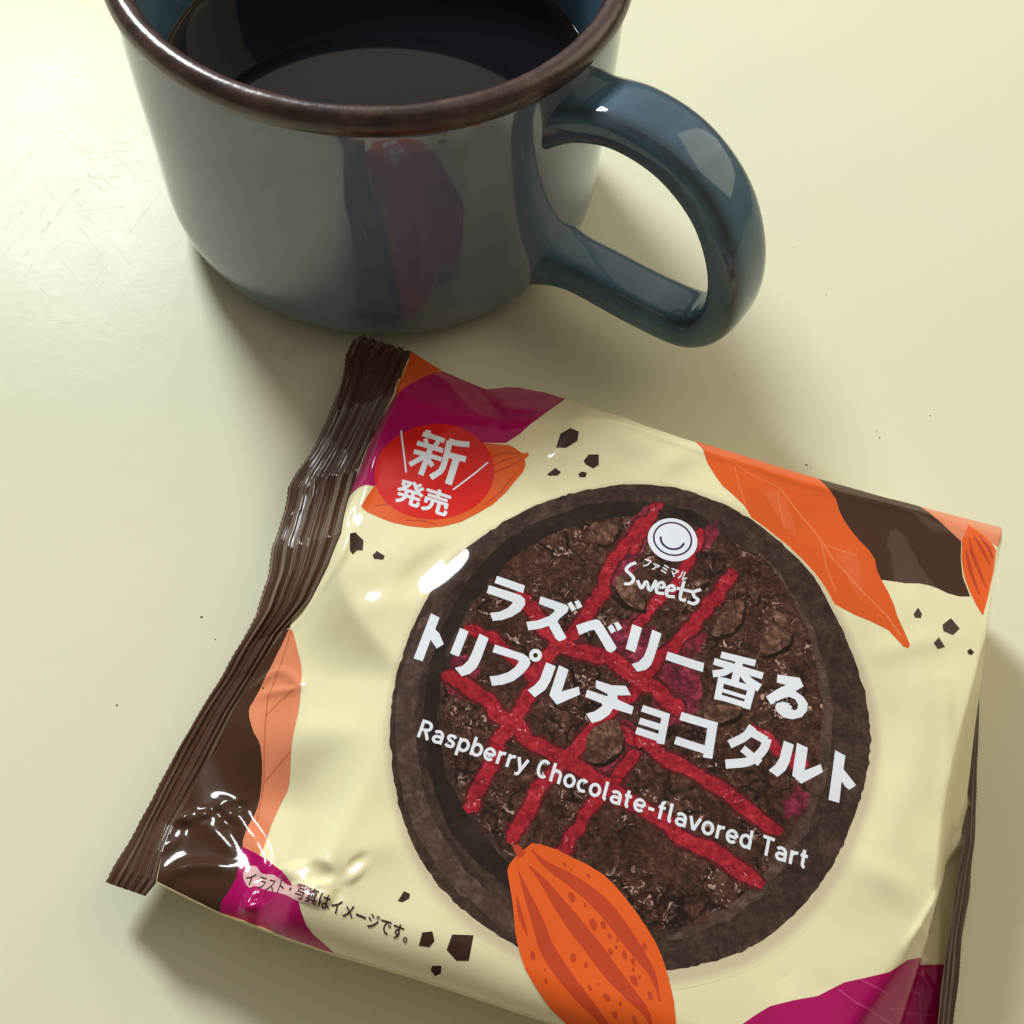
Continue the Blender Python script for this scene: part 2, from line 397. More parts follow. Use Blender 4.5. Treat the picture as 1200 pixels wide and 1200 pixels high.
class Drape:
    """flat outlines laid on the film: cut along one common grid so that every layer follows the same creases"""
    def __init__(s): s.V, s.F, s.ix, s.lay = [], [], {}, 0.0
    def vid(s, p):
        k = (round(p[0] * 2e4), round(p[1] * 2e4), s.lay)
        if k not in s.ix: s.ix[k] = len(s.V); s.V.append((p[0], p[1], s.lay))
        return s.ix[k]
    def face(s, poly):
        f = []
        for p in poly:
            i = s.vid(p)
            if not f or f[-1] != i: f.append(i)
        if len(f) > 1 and f[0] == f[-1]: f.pop()
        if len(set(f)) >= 3 and len(set(f)) == len(f): s.F.append(f)
        elif len(set(f)) >= 3:
            g = []
            for i in f:
                if i not in g: g.append(i)
            s.F.append(g)
    def poly(s, pts, lay=0.0):
        s.lay = lay
        pts = [(float(a), float(b)) for a, b in pts]
        if area2(pts) < 0: pts = pts[::-1]
        P = np.array(pts); Q = np.roll(P, -1, 0)
        i0, j0 = np.floor(P.min(0) / GRID).astype(int); i1, j1 = np.floor(P.max(0) / GRID).astype(int)
        edge = set()
        for a, b in zip(P, Q):
            n = int(np.linalg.norm(b - a) / (GRID / 5)) + 2
            for t in np.linspace(0, 1, n):
                x = (a + (b - a) * t) / GRID; fx, fy = x - np.floor(x)
                ci, cj = int(math.floor(x[0])), int(math.floor(x[1])); edge.add((ci, cj))
                if fx < .15: edge.add((ci - 1, cj))
                if fx > .85: edge.add((ci + 1, cj))
                if fy < .15: edge.add((ci, cj - 1))
                if fy > .85: edge.add((ci, cj + 1))
        I, J = np.meshgrid(np.arange(i0, i1 + 1), np.arange(j0, j1 + 1), indexing='ij')
        X = (I + .5) * GRID; Y = (J + .5) * GRID; ins = np.zeros(X.shape, bool)
        for a, b in zip(P, Q):
            c = ((a[1] > Y) != (b[1] > Y))
            with np.errstate(divide='ignore', invalid='ignore'):
                ins ^= c & (X < (b[0] - a[0]) * (Y - a[1]) / (b[1] - a[1]) + a[0])
        for i, j in zip(*np.nonzero(ins)):
            ci, cj = i + i0, j + j0
            if (ci, cj) in edge: continue
            x0, y0 = ci * GRID, cj * GRID; x1, y1 = (ci + 1) * GRID, (cj + 1) * GRID
            s.face([(x0, y0), (x1, y0), (x1, y1), (x0, y1)])
        for ci, cj in edge:
            c = clip_cell(pts, ci * GRID, (ci + 1) * GRID, cj * GRID, (cj + 1) * GRID)
            if len(c) >= 3 and abs(area2(c)) > 1e-8: s.face(c)
        return s
    def tris(s, T, lay=0.0):
        s.lay = lay
        for t in T:
            t = [tuple(map(float, p)) for p in t]
            if area2(t) < 0: t = t[::-1]
            xs = [p[0] for p in t]; ys = [p[1] for p in t]
            for ci in range(math.floor(min(xs) / GRID), math.floor(max(xs) / GRID) + 1):
                for cj in range(math.floor(min(ys) / GRID), math.floor(max(ys) / GRID) + 1):
                    c = clip_cell(t, ci * GRID, (ci + 1) * GRID, cj * GRID, (cj + 1) * GRID)
                    if len(c) >= 3 and abs(area2(c)) > 1e-9: s.face(c)
        return s
    def build(s, name, off, mat, parent=pack): return finish(name, s.V, s.F, off, mat, parent)
def smooth_closed(P, n=4):
    out = []; L = len(P)
    for i in range(L):
        a, b, c, d = (np.array(P[(i + k - 1) % L], float) for k in range(4))
        for k in range(n):
            t = k / n
            out.append(tuple(0.5 * (2 * b + (c - a) * t + (2 * a - 5 * b + 4 * c - d) * t * t + (3 * b - a - 3 * c + d) * t ** 3)))
    return out
def zoomed(pts, ox, oy, k): return [(ox + x * k, oy + y * k) for x, y in pts]
def print_poly(name, pts, layer, mat, parent=pack, smooth=0):
    q = uvs(pts)
    if smooth: q = smooth_closed(q, smooth)
    return Drape().poly(q).build(name, layer * LAY, mat, parent)
def stroke(q, w, jitter=0.0, taper=False):
    """outline of a line of width w along local points q"""
    q = [np.array(p) for p in q]; Lft, Rgt = [], []
    for i, p in enumerate(q):
        t = q[min(i + 1, len(q) - 1)] - q[max(i - 1, 0)]; t = t / (np.linalg.norm(t) + 1e-9); n = np.array([-t[1], t[0]])
        ww = w * (1 + random.uniform(-jitter, jitter)) / 2
        if taper: ww *= max(0.12, math.sin(math.pi * (i + .35) / (len(q) - .3)))
        Lft.append(tuple(p + n * ww)); Rgt.append(tuple(p - n * ww))
    return Lft + Rgt[::-1]

# ------------------------------------------------------------------ film and print materials (print keeps to one gloss, that of the film)
def ink(name, col, vary=0.06, rough=0.22, grain=0.0, coat=0.35):
    M = Mat(name, col, 0.34, IOR=1.5)
    a = M.noise(70, 4)
    dark = tuple(c * (1 - vary) for c in col[:3]) + (1,); light = tuple(min(1, c * (1 + vary)) for c in col[:3]) + (1,)
    M.color(M.mix(a, dark, light))
    M.b.inputs['Coat Weight'].default_value = coat; M.b.inputs['Coat Roughness'].default_value = 0.06; M.b.inputs['Specular IOR Level'].default_value = 0.05
    M.bump(M.noise(38, 3), 0.05, 0.003)
    return M
def inkm(*a, **k): return ink(*a, **k).m
CREAM = inkm('cream_film', srgb(240, 231, 184))
BROWN = inkm('brown_film', srgb(72, 47, 32))
SEALM = ink('brown_seal_film', srgb(80, 50, 35), rough=0.2, coat=1.0).m
ORANGE = inkm('orange_ink', srgb(228, 96, 36), 0.10)
SALMON = inkm('salmon_ink', srgb(232, 140, 100), 0.06)
PODOR = inkm('bright_orange_ink', srgb(240, 100, 36), 0.05)
PODDK = inkm('rust_ink', srgb(200, 72, 40), 0.06)
VEINDK = inkm('dull_orange_ink', srgb(206, 116, 72), 0.05)
VEIN = inkm('pale_vein_ink', srgb(236, 122, 68), 0.04)
MAGENTA = inkm('magenta_ink', srgb(176, 14, 94), 0.08)
MAGVEIN = inkm('pink_vein_ink', srgb(196, 62, 128), 0.04)
RED = inkm('red_ink', srgb(222, 34, 26), 0.04)
WHITE = inkm('white_ink', srgb(236, 240, 246), 0.02)
CHIPM = inkm('chocolate_ink', srgb(66, 44, 36), 0.08)
TEXTDK = inkm('dark_lettering_ink', srgb(62, 40, 44), 0.03)
PURPLE = inkm('purple_ink', srgb(70, 50, 84), 0.03)

# ------------------------------------------------------------------ the film itself with its side walls
outline_px = [(480, 411), (517, 433), (545, 446), (570, 456), (592, 452), (612, 450), (640, 458), (663, 467), (700, 480), (756, 499), (813, 518), (900, 545),
              (960, 562), (1020, 578), (1078, 594), (1130, 607), (1173, 619), (1171, 645), (1163, 690), (1155, 750), (1149, 800), (1143, 850), (1138, 895), (1134, 930), (1141, 958), (1131, 990),
              (1124, 1040), (1117, 1100), (1110, 1160), (1103, 1230), (1090, 1300), (900, 1268), (770, 1236), (653, 1199), (560, 1168), (480, 1142), (390, 1116), (333, 1097),
              (257, 1070), (212, 1048), (183, 1034), (190, 1000), (203, 967), (240, 900), (273, 833), (300, 790), (330, 740), (366, 700), (386, 660), (400, 625), (407, 588), (418, 553), (440, 503), (460, 462)]
OUT = uvs(outline_px)
film = Drape().poly(OUT).build('film', 0.0, CREAM)
V, Fc = [], []
n = len(OUT); cen = np.mean(np.array(OUT), 0)
for (u, v) in OUT:
    z = float(height(u, v)[0]); dirv = np.array([u, v]) - cen; dirv /= np.linalg.norm(dirv)
    for ins, zz in ((0, z - 0.002), (0.0, z * .8), (0.12, z * .4), (0.5, 0.04), (1.6, 0.02)):
        V.append((*(np.array([u, v]) - dirv * ins) * S, zz * S))
for i in range(n):
    j = (i + 1) % n
    for k in range(4): Fc.append((i * 5 + k, i * 5 + k + 1, j * 5 + k + 1, j * 5 + k))
link('film_underside', mesh_from('film_underside', V, Fc), CREAM, pack)

# ------------------------------------------------------------------ crimped end seals
def resample(P, n):
    P = np.array(P, float); d = np.r_[0, np.cumsum(np.linalg.norm(np.diff(P, axis=0), axis=1))]; t = np.linspace(0, d[-1], n)
    return np.stack([np.interp(t, d, P[:, k]) for k in range(P.shape[1])], -1)
def seal(outer_px, inner, z_out, ribs, amp, ns=420, nt=90, wrinkle=0.05, inner_z=None):
    A = []
    for (x, y), z in zip(outer_px, z_out):
        P = on_z(x, y, z); q = P[:2] - PO; A.append((q @ E1, q @ E2, z))
    B = [(u, v, (float(height(u, v)[0]) if inner_z is None else inner_z) - 0.015) for u, v in inner]
    A, B = resample(A, ns), resample(B, ns)
    for i in range(ns):
        A[i][0] += 0.03 * noise.noise(Vector((i * .05, 3, 7)))
    V, Fc = [], []
    for i in range(ns):
        s = i / (ns - 1)
        for k in range(nt):
            t = k / (nt - 1); p = A[i] * (1 - t) + B[i] * t
            if k == 0: p = p + np.array((0.022 * (abs((i / ns * 105) % 1 - .5) - .25), 0, 0))
            wob = noise.noise(Vector((s * 5, t * 1.3, 3.3)))
            rib = math.sin(2 * math.pi * (ribs * t + 0.35 * wob)) + 0.40 * math.sin(2 * math.pi * (ribs * 2.3 * t + wob * .6 + 1)) + 0.5 * noise.noise(Vector((s * 2.5, t * 9, 4)))
            md = (0.55 + 0.75 * (0.5 + 0.5 * noise.noise(Vector((s * 5, t * 4.5, 8))))) * (1.35 - 0.6 * s)
            fade = min(1, t / .06) * min(1, (1 - t) / .12)
            z = p[2] + amp * rib * md * fade + wrinkle * fade * noise.noise(Vector((s * 7, t * 1.6, 1))) + wrinkle * .35 * fade * noise.noise(Vector((s * 17, t * 3.4, 5)))
            V.append((p[0] * S, p[1] * S, z * S))
    for i in range(ns - 1):
        for k in range(nt - 1): Fc.append((i * nt + k, i * nt + k + 1, (i + 1) * nt + k + 1, (i + 1) * nt + k))
    me = mesh_from('end_seal', V, Fc)
    b = bmesh.new(); b.from_mesh(me); bmesh.ops.recalc_face_normals(b, faces=b.faces)
    if sum(f.normal.z for f in b.faces) < 0: bmesh.ops.reverse_faces(b, faces=b.faces)
    b.to_mesh(me); b.free(); me.polygons.foreach_set('use_smooth', [True] * len(me.polygons))
    return link('end_seal', me, SEALM, pack)
so = [(424, 393), (414, 399), (405, 416), (402, 440), (390, 475), (374, 512), (352, 548), (337, 572), (333, 600), (320, 640), (312, 680), (300, 720), (270, 775), (236, 830), (200, 893), (160, 970), (124, 1034)]
si = [to_uv(*p) for p in [(482, 411), (462, 460), (441, 503), (419, 553), (408, 588), (401, 625), (387, 660), (367, 700), (331, 740), (301, 790), (274, 833), (241, 900), (204, 967), (191, 1000), (183, 1034), (170, 1050)]]
seal(so, si, np.linspace(0.75, 0.55, len(so)), 5.5, 0.026)
# the far end seal hangs down beside the right edge
ro = [(1149, 800), (1147, 850), (1145, 905), (1144, 958), (1142, 990), (1136, 1040), (1129, 1095), (1122, 1155), (1116, 1215), (1108, 1290)]
ri = []
for p in [(1146, 800), (1141, 850), (1136, 895), (1132, 930), (1130, 990), (1119, 1040), (1111, 1100), (1103, 1160), (1097, 1230), (1088, 1300)]:
    q = on_z(*p, 0.75)[:2] - PO; ri.append((float(q @ E1), float(q @ E2)))
seal(ro, ri, [0.5] * len(ro), 3, 0.012, 200, 30, 0.012, inner_z=0.75)

# ------------------------------------------------------------------ printed areas, leaves and pods
Z3 = lambda p: zoomed(p, 380, 380, 1 / 3)
Z5 = lambda p: zoomed(p, 780, 480, .35)
Z4 = lambda p: zoomed(p, 100, 700, 1 / 3)
ZB = lambda p: zoomed(p, 100, 900, 1 / 3)
ZP = lambda p: zoomed(p, 440, 950, 1 / 3)
Z6 = lambda p: zoomed(p, 450, 560, .275)
Z7 = lambda p: zoomed(p, 700, 560, .28333)
Z8 = lambda p: zoomed(p, 450, 800, .48333)
ZR = lambda p: zoomed(p, 850, 780, .35)

print_poly('brown_corner', [(203, 967), (240, 900), (273, 833), (300, 790), (331, 739), (345, 722), (338, 740), (330, 770), (318, 790), (305, 815), (292, 838), (300, 858), (307, 873), (309, 905), (304, 940), (298, 968),
                            (286, 998), (282, 1022), (270, 1042), (258, 1069), (257, 1069), (212, 1047), (184, 1033), (190, 1000)], 1, BROWN)
lf = print_poly('leaf', Z4([(722, 108), (745, 180), (760, 250), (757, 330), (748, 410), (725, 520), (716, 660), (690, 720), (650, 810), (612, 905), (553, 880), (575, 800), (605, 740), (622, 620), (615, 520), (590, 470), (575, 400), (600, 350), (655, 240), (690, 170)]), 2, SALMON, smooth=3)
lf['label'] = 'salmon leaf beside the brown seal'
for v in ([(722, 120), (690, 230), (640, 360), (630, 500), (628, 640), (600, 800)], [(632, 420), (680, 370), (735, 320)], [(630, 650), (680, 590), (722, 540)]):
    Drape().poly(stroke(uvs(Z4(v)), .025)).build('leaf_vein', 3 * LAY, VEINDK, lf)
o_ = print_poly('leaf', [(481, 411), (517, 433), (500, 442), (480, 452), (467, 466), (462, 466), (466, 450)], 1, ORANGE)
o_['label'] = 'orange leaf tip at the far seal corner'
ml = print_poly('leaf', [(462, 464), (467, 462), (480, 450), (500, 440), (517, 434), (545, 446), (570, 456), (592, 452), (612, 450), (640, 458), (663, 467), (648, 478), (628, 493), (610, 508), (593, 519), (567, 519), (520, 560), (450, 560), (440, 570), (406, 584), (412, 570), (420, 553), (440, 503)], 2, MAGENTA)
ml['label'] = 'magenta leaf at the far left corner'
bl = print_poly('leaf', ZB([(545, 330), (550, 275), (600, 300), (650, 330), (690, 360), (722, 402), (745, 450), (757, 500), (775, 550), (800, 585), (835, 615), (876, 651), (830, 637), (700, 592), (590, 548), (472, 508), (478, 470), (500, 440), (530, 390)]), 3, MAGENTA)
bl['label'] = 'magenta leaf at the near left corner'
rl = print_poly('leaf', Z5([(95, 106), (180, 131), (300, 168), (420, 205), (510, 232), (545, 265), (570, 300), (582, 340), (600, 375), (625, 410), (650, 440), (680, 470), (700, 500), (708, 540), (722, 570), (745, 610), (765, 655), (775, 690), (798, 740), (818, 788), (812, 799), (795, 793), (770, 765), (745, 738), (720, 725), (680, 706), (640, 690), (590, 665), (545, 640), (520, 615), (500, 590), (470, 570), (440, 545), (425, 515), (405, 490), (370, 470), (340, 440), (315, 410), (295, 380), (278, 345), (260, 318), (225, 285), (190, 255), (165, 220), (140, 180)]), 2, ORANGE)
rl['label'] = 'long orange leaf pointing at the tart'
for v, w in (([(380, 260), (440, 340), (500, 410), (560, 500), (650, 600), (740, 690), (790, 760)], .035), ([(520, 440), (535, 520), (570, 610)], .025), ([(525, 450), (580, 470), (640, 490)], .025), ([(230, 190), (245, 250), (270, 330)], .022), ([(180, 150), (290, 220), (380, 262)], .02), ([(375, 260), (380, 320), (400, 400)], .02)):
    Drape().poly(stroke(uvs(Z5(v)), w)).build('leaf_vein', 3 * LAY, VEIN, rl)
print_poly('brown_corner', Z5([(510, 232), (620, 262), (740, 296), (850, 325), (900, 360), (950, 405), (990, 442), (988, 500), (995, 560), (1020, 626), (985, 626), (945, 615), (910, 598), (880, 588), (850, 582), (800, 581), (722, 570), (708, 540), (700, 500), (680, 470), (650, 440), (625, 410), (600, 375), (582, 340), (570, 300), (545, 265)]), 1, BROWN)
sl = print_poly('leaf', Z5([(850, 325), (950, 351), (1040, 374), (1124, 397), (1112, 460), (1040, 420), (990, 443), (950, 405), (900, 360)]), 2, SALMON)
sl['label'] = 'salmon leaf tip at the far right corner'
pd = print_poly('cacao_pod', Z5([(1003, 376), (1022, 393), (1055, 415), (1085, 440), (1106, 470), (1098, 540), (1085, 600), (1062, 690), (1040, 655), (1018, 610), (1000, 560), (990, 500), (992, 440), (1006, 405), (1012, 395)]), 3, PODOR)
pd['label'] = 'small cacao pod at the far right corner'
for v in ([(1015, 430), (1025, 480), (1050, 540), (1075, 600)], [(1030, 420), (1060, 470), (1085, 520)], [(1005, 470), (1020, 540), (1050, 620)], [(1050, 425), (1080, 460), (1096, 500)]):
    Drape().poly(stroke(uvs(Z5(v)), .06, 0, True)).build('pod_groove', 4 * LAY, PODDK, pd)
rb_ = print_poly('leaf', ZR([(55, 1202), (100, 1170), (150, 1140), (230, 1120), (310, 1106), (360, 1080), (400, 1060), (470, 1045), (550, 1026), (610, 986), (660, 984), (735, 1001), (728, 1060), (718, 1130), (708, 1210), (690, 1390), (400, 1380), (100, 1300)]), 2, MAGENTA)
rb_['label'] = 'magenta leaf at the near right corner'
for v in ([(450, 1050), (500, 1075), (545, 1105)], [(380, 1085), (440, 1130), (500, 1165), (560, 1200)], [(550, 1150), (610, 1165), (700, 1170)], [(640, 1000), (650, 1100), (655, 1200)]):
    Drape().poly(stroke(uvs(ZR(v)), .022)).build('leaf_vein', 3 * LAY, MAGVEIN, rb_)

pb = print_poly('cacao_pod', Z3([(560, 418), (600, 421), (650, 425), (672, 436), (690, 450), (705, 455), (716, 450), (720, 462), (705, 474), (708, 495), (698, 520), (640, 590), (590, 635), (540, 665), (480, 695), (420, 711), (360, 716), (300, 710), (240, 697), (190, 678), (150, 660), (130, 640), (150, 605), (178, 565), (300, 480)]), 3, ORANGE)
pb['label'] = 'cacao pod behind the red badge'
for v in ([(575, 470), (640, 450), (690, 458)], [(585, 530), (640, 505), (700, 470)], [(560, 640), (620, 590), (680, 520)], [(175, 640), (230, 632), (280, 650)], [(280, 690), (340, 690), (400, 705)], [(590, 500), (630, 480), (670, 468)]):
    Drape().poly(stroke(uvs(Z3(v)), .035, 0, True)).build('pod_groove', 4 * LAY, PODDK, pb)

big = print_poly('cacao_pod', ZP([(463, 212), (470, 190), (490, 165), (520, 140), (548, 116), (580, 119), (640, 138), (690, 165), (745, 190), (800, 225), (840, 262), (880, 310), (920, 362), (955, 415), (985, 465), (1005, 510), (1022, 560), (1035, 610), (1048, 670), (1055, 750), (1050, 830), (1020, 860), (900, 850), (780, 810), (720, 785), (670, 752), (620, 702), (585, 655), (550, 600), (525, 555), (510, 510), (497, 460), (490, 420), (487, 370), (480, 310), (470, 255)]), 9, PODOR)
big['label'] = 'large cacao pod overlapping the tart'
print_poly('pod_stem', ZP([(481, 124), (502, 118), (514, 134), (528, 146), (512, 166), (498, 166), (490, 146)]), 10, PODDK, big)
for v, w in (([(550, 140), (600, 190), (680, 240), (760, 300), (820, 360), (880, 440), (930, 510), (975, 580), (1000, 670)], .20), ([(540, 195), (590, 250), (640, 320), (700, 400), (770, 490), (830, 570), (890, 640), (950, 710), (975, 790)], .21),
             ([(503, 215), (535, 300), (570, 390), (600, 480), (650, 560), (720, 650), (790, 730), (850, 800)], .19), ([(494, 290), (505, 350), (520, 400), (536, 445)], .06)):
    Drape().poly(stroke(catmull(uvs(ZP(v)), 40), w, 0.03, True)).build('pod_groove', 10 * LAY, PODDK, big)
for (x, y, r, a) in [(690, 305, 20, .45), (737, 332, 9, .3), (765, 400, 24, .35), (800, 400, 16, .3), (822, 440, 12, .4), (850, 455, 8, 0), (825, 497, 16, .4), (875, 510, 16, .2), (905, 530, 14, .3), (845, 480, 8, 0), (908, 597, 22, .5), (928, 585, 8, 0), (905, 560, 9, 0),
                     (695, 517, 18, .1), (740, 543, 12, 0), (753, 622, 11, .5), (783, 610, 7, 0), (812, 655, 19, .6), (860, 678, 8, 0), (840, 717, 17, .3), (910, 735, 16, .2), (965, 650, 16, .2), (945, 478, 14, .25), (665, 188, 9, .6), (748, 230, 9, .8), (553, 510, 17, .2), (595, 560, 7, .2), (600, 600, 10, .2), (688, 207, 5, 0)]:
    pts = []
    for k in range(9):
        t = 2 * math.pi * k / 9; rr = r * random.uniform(.8, 1.15)
        ex, ey = rr * .55 * math.cos(t), rr * math.sin(t); pts.append((x + ex * math.cos(a) + ey * math.sin(a), y - ex * math.sin(a) + ey * math.cos(a)))
    print_poly('pod_spot', ZP(pts), 11, PODDK, big)

# chocolate chips printed round the tart
for pts in [Z3([(815, 435), (830, 385), (865, 365), (895, 378), (890, 410), (850, 435)]), Z3([(912, 480), (930, 458), (965, 458), (965, 495), (945, 507), (918, 492)]), Z3([(783, 528), (812, 505), (832, 520), (820, 532), (790, 533)]),
            Z3([(893, 527), (905, 518), (924, 522), (918, 538), (898, 538)]), Z3([(90, 735), (110, 732), (138, 760), (135, 795), (115, 795), (100, 810), (90, 795)]), Z3([(170, 812), (185, 797), (213, 815), (207, 828), (175, 825)]),
            Z5([(830, 685), (845, 663), (858, 683), (855, 698), (835, 697)]), Z5([(927, 720), (955, 698), (985, 733), (962, 755), (930, 742)]), Z5([(897, 782), (915, 762), (935, 795), (912, 802)]), Z5([(1010, 808), (1020, 800), (1033, 812), (1025, 822), (1012, 818)]),
            ZP([(78, 318), (100, 283), (122, 293), (118, 310), (95, 322)]), ZP([(152, 475), (165, 428), (200, 424), (208, 458), (190, 480)]), ZP([(250, 490), (270, 435), (345, 438), (328, 528), (285, 528)]), ZP([(193, 560), (200, 545), (232, 545), (230, 572), (210, 583)])]:
    print_poly('chocolate_chip', pts, 2, CHIPM)

# ------------------------------------------------------------------ the tart picture (a printed photograph)
def photo_mat(name, stops, s1, s2, fleck=None, rough=0.2, cracks=None):
    M = Mat(name, (0.03, 0.02, 0.015, 1), 0.34, IOR=1.5, Specular_IOR_Level=0.05)
    a = M.noise(s1, 8, 0.68, None, 0.6); b_ = M.noise(s2, 4, 0.7)
    v = M.math('ADD', M.math('MULTIPLY', a, 0.62), M.math('MULTIPLY', b_, 0.38))
    v = M.math('ADD', v, M.math('MULTIPLY', M.math('SUBTRACT', M.noise(110, 3), 0.5), 0.10))
    c = M.ramp(v, stops)
    if cracks:
        wv = M.n.new('ShaderNodeVectorMath'); wv.operation = 'MULTIPLY_ADD'; nz = M.n.new('ShaderNodeTexNoise'); nz.inputs['Scale'].default_value = 260; nz.inputs['Detail'].default_value = 4
        M.l(M.tc.outputs['Object'], nz.inputs['Vector']); M.l(nz.outputs['Color'], wv.inputs[0]); wv.inputs[1].default_value = (.006, .006, .006); M.l(M.tc.outputs['Object'], wv.inputs[2])
        ck = M.ramp(M.voro(cracks, 'DISTANCE_TO_EDGE', 'Distance', wv.outputs[0]), [(0.015, G4(1)), (0.085, G4(0))])
        gate = M.ramp(M.noise(90, 3), [(0.42, G4(0.1)), (0.55, G4(.9))])
        c = M.mix(M.math('MULTIPLY', ck, gate), c, srgb(24, 13, 9))
    if fleck:
        f = M.math('MULTIPLY', M.ramp(M.noise(fleck[0], 5, 0.7, None, 1.2), [(fleck[1], G4(0)), (fleck[1] + .03, G4(1))]), M.ramp(M.noise(fleck[0] * .2, 2), [(0.45, G4(0)), (0.6, G4(1))]))
        c = M.mix(f, c, fleck[2])
    M.color(c); M.b.inputs['Coat Weight'].default_value = 0.35; M.b.inputs['Coat Roughness'].default_value = 0.06
    M.bump(M.noise(38, 3), 0.05, 0.003)
    return M.m
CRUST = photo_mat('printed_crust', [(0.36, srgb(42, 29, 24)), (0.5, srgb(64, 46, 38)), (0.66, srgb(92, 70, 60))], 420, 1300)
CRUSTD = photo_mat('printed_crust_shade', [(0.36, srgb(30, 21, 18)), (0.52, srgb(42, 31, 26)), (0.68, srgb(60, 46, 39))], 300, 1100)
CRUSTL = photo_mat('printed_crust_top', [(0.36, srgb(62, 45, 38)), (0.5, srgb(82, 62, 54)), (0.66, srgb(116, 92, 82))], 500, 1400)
FILL = photo_mat('printed_filling', [(0.37, srgb(32, 17, 12)), (0.46, srgb(60, 36, 27)), (0.55, srgb(84, 53, 41)), (0.66, srgb(124, 86, 70))], 700, 1800, (900, .585, srgb(206, 164, 146)), cracks=230)
BERRY = photo_mat('printed_raspberry', [(0.36, srgb(104, 18, 28)), (0.48, srgb(156, 26, 40)), (0.60, srgb(190, 46, 56)), (0.70, srgb(214, 90, 98))], 600, 1600, (1200, .60, srgb(236, 136, 146)))
STAIN = photo_mat('printed_raspberry_stain', [(0.38, srgb(54, 22, 20)), (0.5, srgb(88, 27, 30)), (0.64, srgb(124, 38, 44))], 600, 1600)
SMEAR = photo_mat('printed_raspberry_smear', [(0.40, srgb(62, 30, 28)), (0.49, srgb(112, 34, 50)), (0.58, srgb(156, 50, 74)), (0.68, srgb(206, 110, 130))], 480, 1500)
CHUNK = photo_mat('printed_chunk', [(0.38, srgb(54, 34, 26)), (0.5, srgb(92, 62, 48)), (0.64, srgb(160, 116, 94))], 520, 1300)
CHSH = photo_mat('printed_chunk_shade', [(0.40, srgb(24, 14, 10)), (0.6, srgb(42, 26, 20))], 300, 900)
tart_outline = []
outer_px = [(737, 568), (690, 574), (655, 583), (620, 596), (575, 622), (530, 658), (500, 702), (478, 750), (463, 800), (457, 850), (460, 900), (468, 945), (482, 985), (508, 1030), (545, 1068), (590, 1100), (640, 1124), (700, 1138), (760, 1138), (800, 1135), (850, 1122),
            (890, 1104), (930, 1072), (965, 1030), (990, 985), (1010, 930), (1018, 890), (1020, 860), (1014, 815), (1000, 770), (978, 720), (950, 672), (905, 628), (860, 597), (800, 574)]
base = smooth_closed(uvs(outer_px), 9)
c0 = np.mean(np.array(base), 0); tart_outline = []
for i, p in enumerate(base):
    k = 1 + 0.006 * noise.noise(Vector((i * .35, 0, 0))) + 0.006 * noise.noise(Vector((i * 1.1, 5, 0)))
    tart_outline.append(tuple(c0 + (np.array(p) - c0) * k))
for k in range(9):
    t_ = k / 8; sc_ = 1.045 - .035 * t_
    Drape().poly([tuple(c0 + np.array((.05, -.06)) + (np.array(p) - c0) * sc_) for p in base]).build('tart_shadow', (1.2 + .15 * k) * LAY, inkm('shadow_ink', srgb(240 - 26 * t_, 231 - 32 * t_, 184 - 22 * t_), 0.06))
tart = Drape().poly(tart_outline).build('tart_picture', 4 * LAY, CRUST)
def tart_part(name, px, layer, mat, n=4, jit=0.07, seed=0):
    q = smooth_closed(uvs(px), n); q = [(a + jit * noise.noise(Vector((i * .8, seed, 1))), b + jit * noise.noise(Vector((i * .8, seed, 9)))) for i, (a, b) in enumerate(q)]
    return Drape().poly(q).build(name, layer * LAY, mat, tart)
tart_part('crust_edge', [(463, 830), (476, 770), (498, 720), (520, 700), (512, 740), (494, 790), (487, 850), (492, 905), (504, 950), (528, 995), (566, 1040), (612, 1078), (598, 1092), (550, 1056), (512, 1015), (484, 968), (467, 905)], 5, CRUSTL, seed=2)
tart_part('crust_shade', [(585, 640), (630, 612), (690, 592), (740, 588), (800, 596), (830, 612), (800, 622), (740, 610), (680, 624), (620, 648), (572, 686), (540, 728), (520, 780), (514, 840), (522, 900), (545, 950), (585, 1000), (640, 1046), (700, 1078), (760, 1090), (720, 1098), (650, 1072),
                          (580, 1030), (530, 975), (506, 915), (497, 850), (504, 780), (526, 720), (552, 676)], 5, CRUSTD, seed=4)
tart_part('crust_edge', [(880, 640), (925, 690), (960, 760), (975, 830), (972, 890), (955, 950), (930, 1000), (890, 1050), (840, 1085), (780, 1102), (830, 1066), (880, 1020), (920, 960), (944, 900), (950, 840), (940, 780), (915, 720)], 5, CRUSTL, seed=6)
tart_part('filling', [(600, 655), (640, 630), (690, 612), (740, 606), (800, 612), (850, 632), (900, 660), (938, 720), (958, 790), (963, 850), (953, 915), (926, 978), (888, 1032), (836, 1072), (780, 1090), (730, 1088), (680, 1062), (630, 1030), (585, 990), (548, 942), (526, 890), (517, 840), (522, 790), (542, 732), (568, 690)], 6, FILL, seed=8)
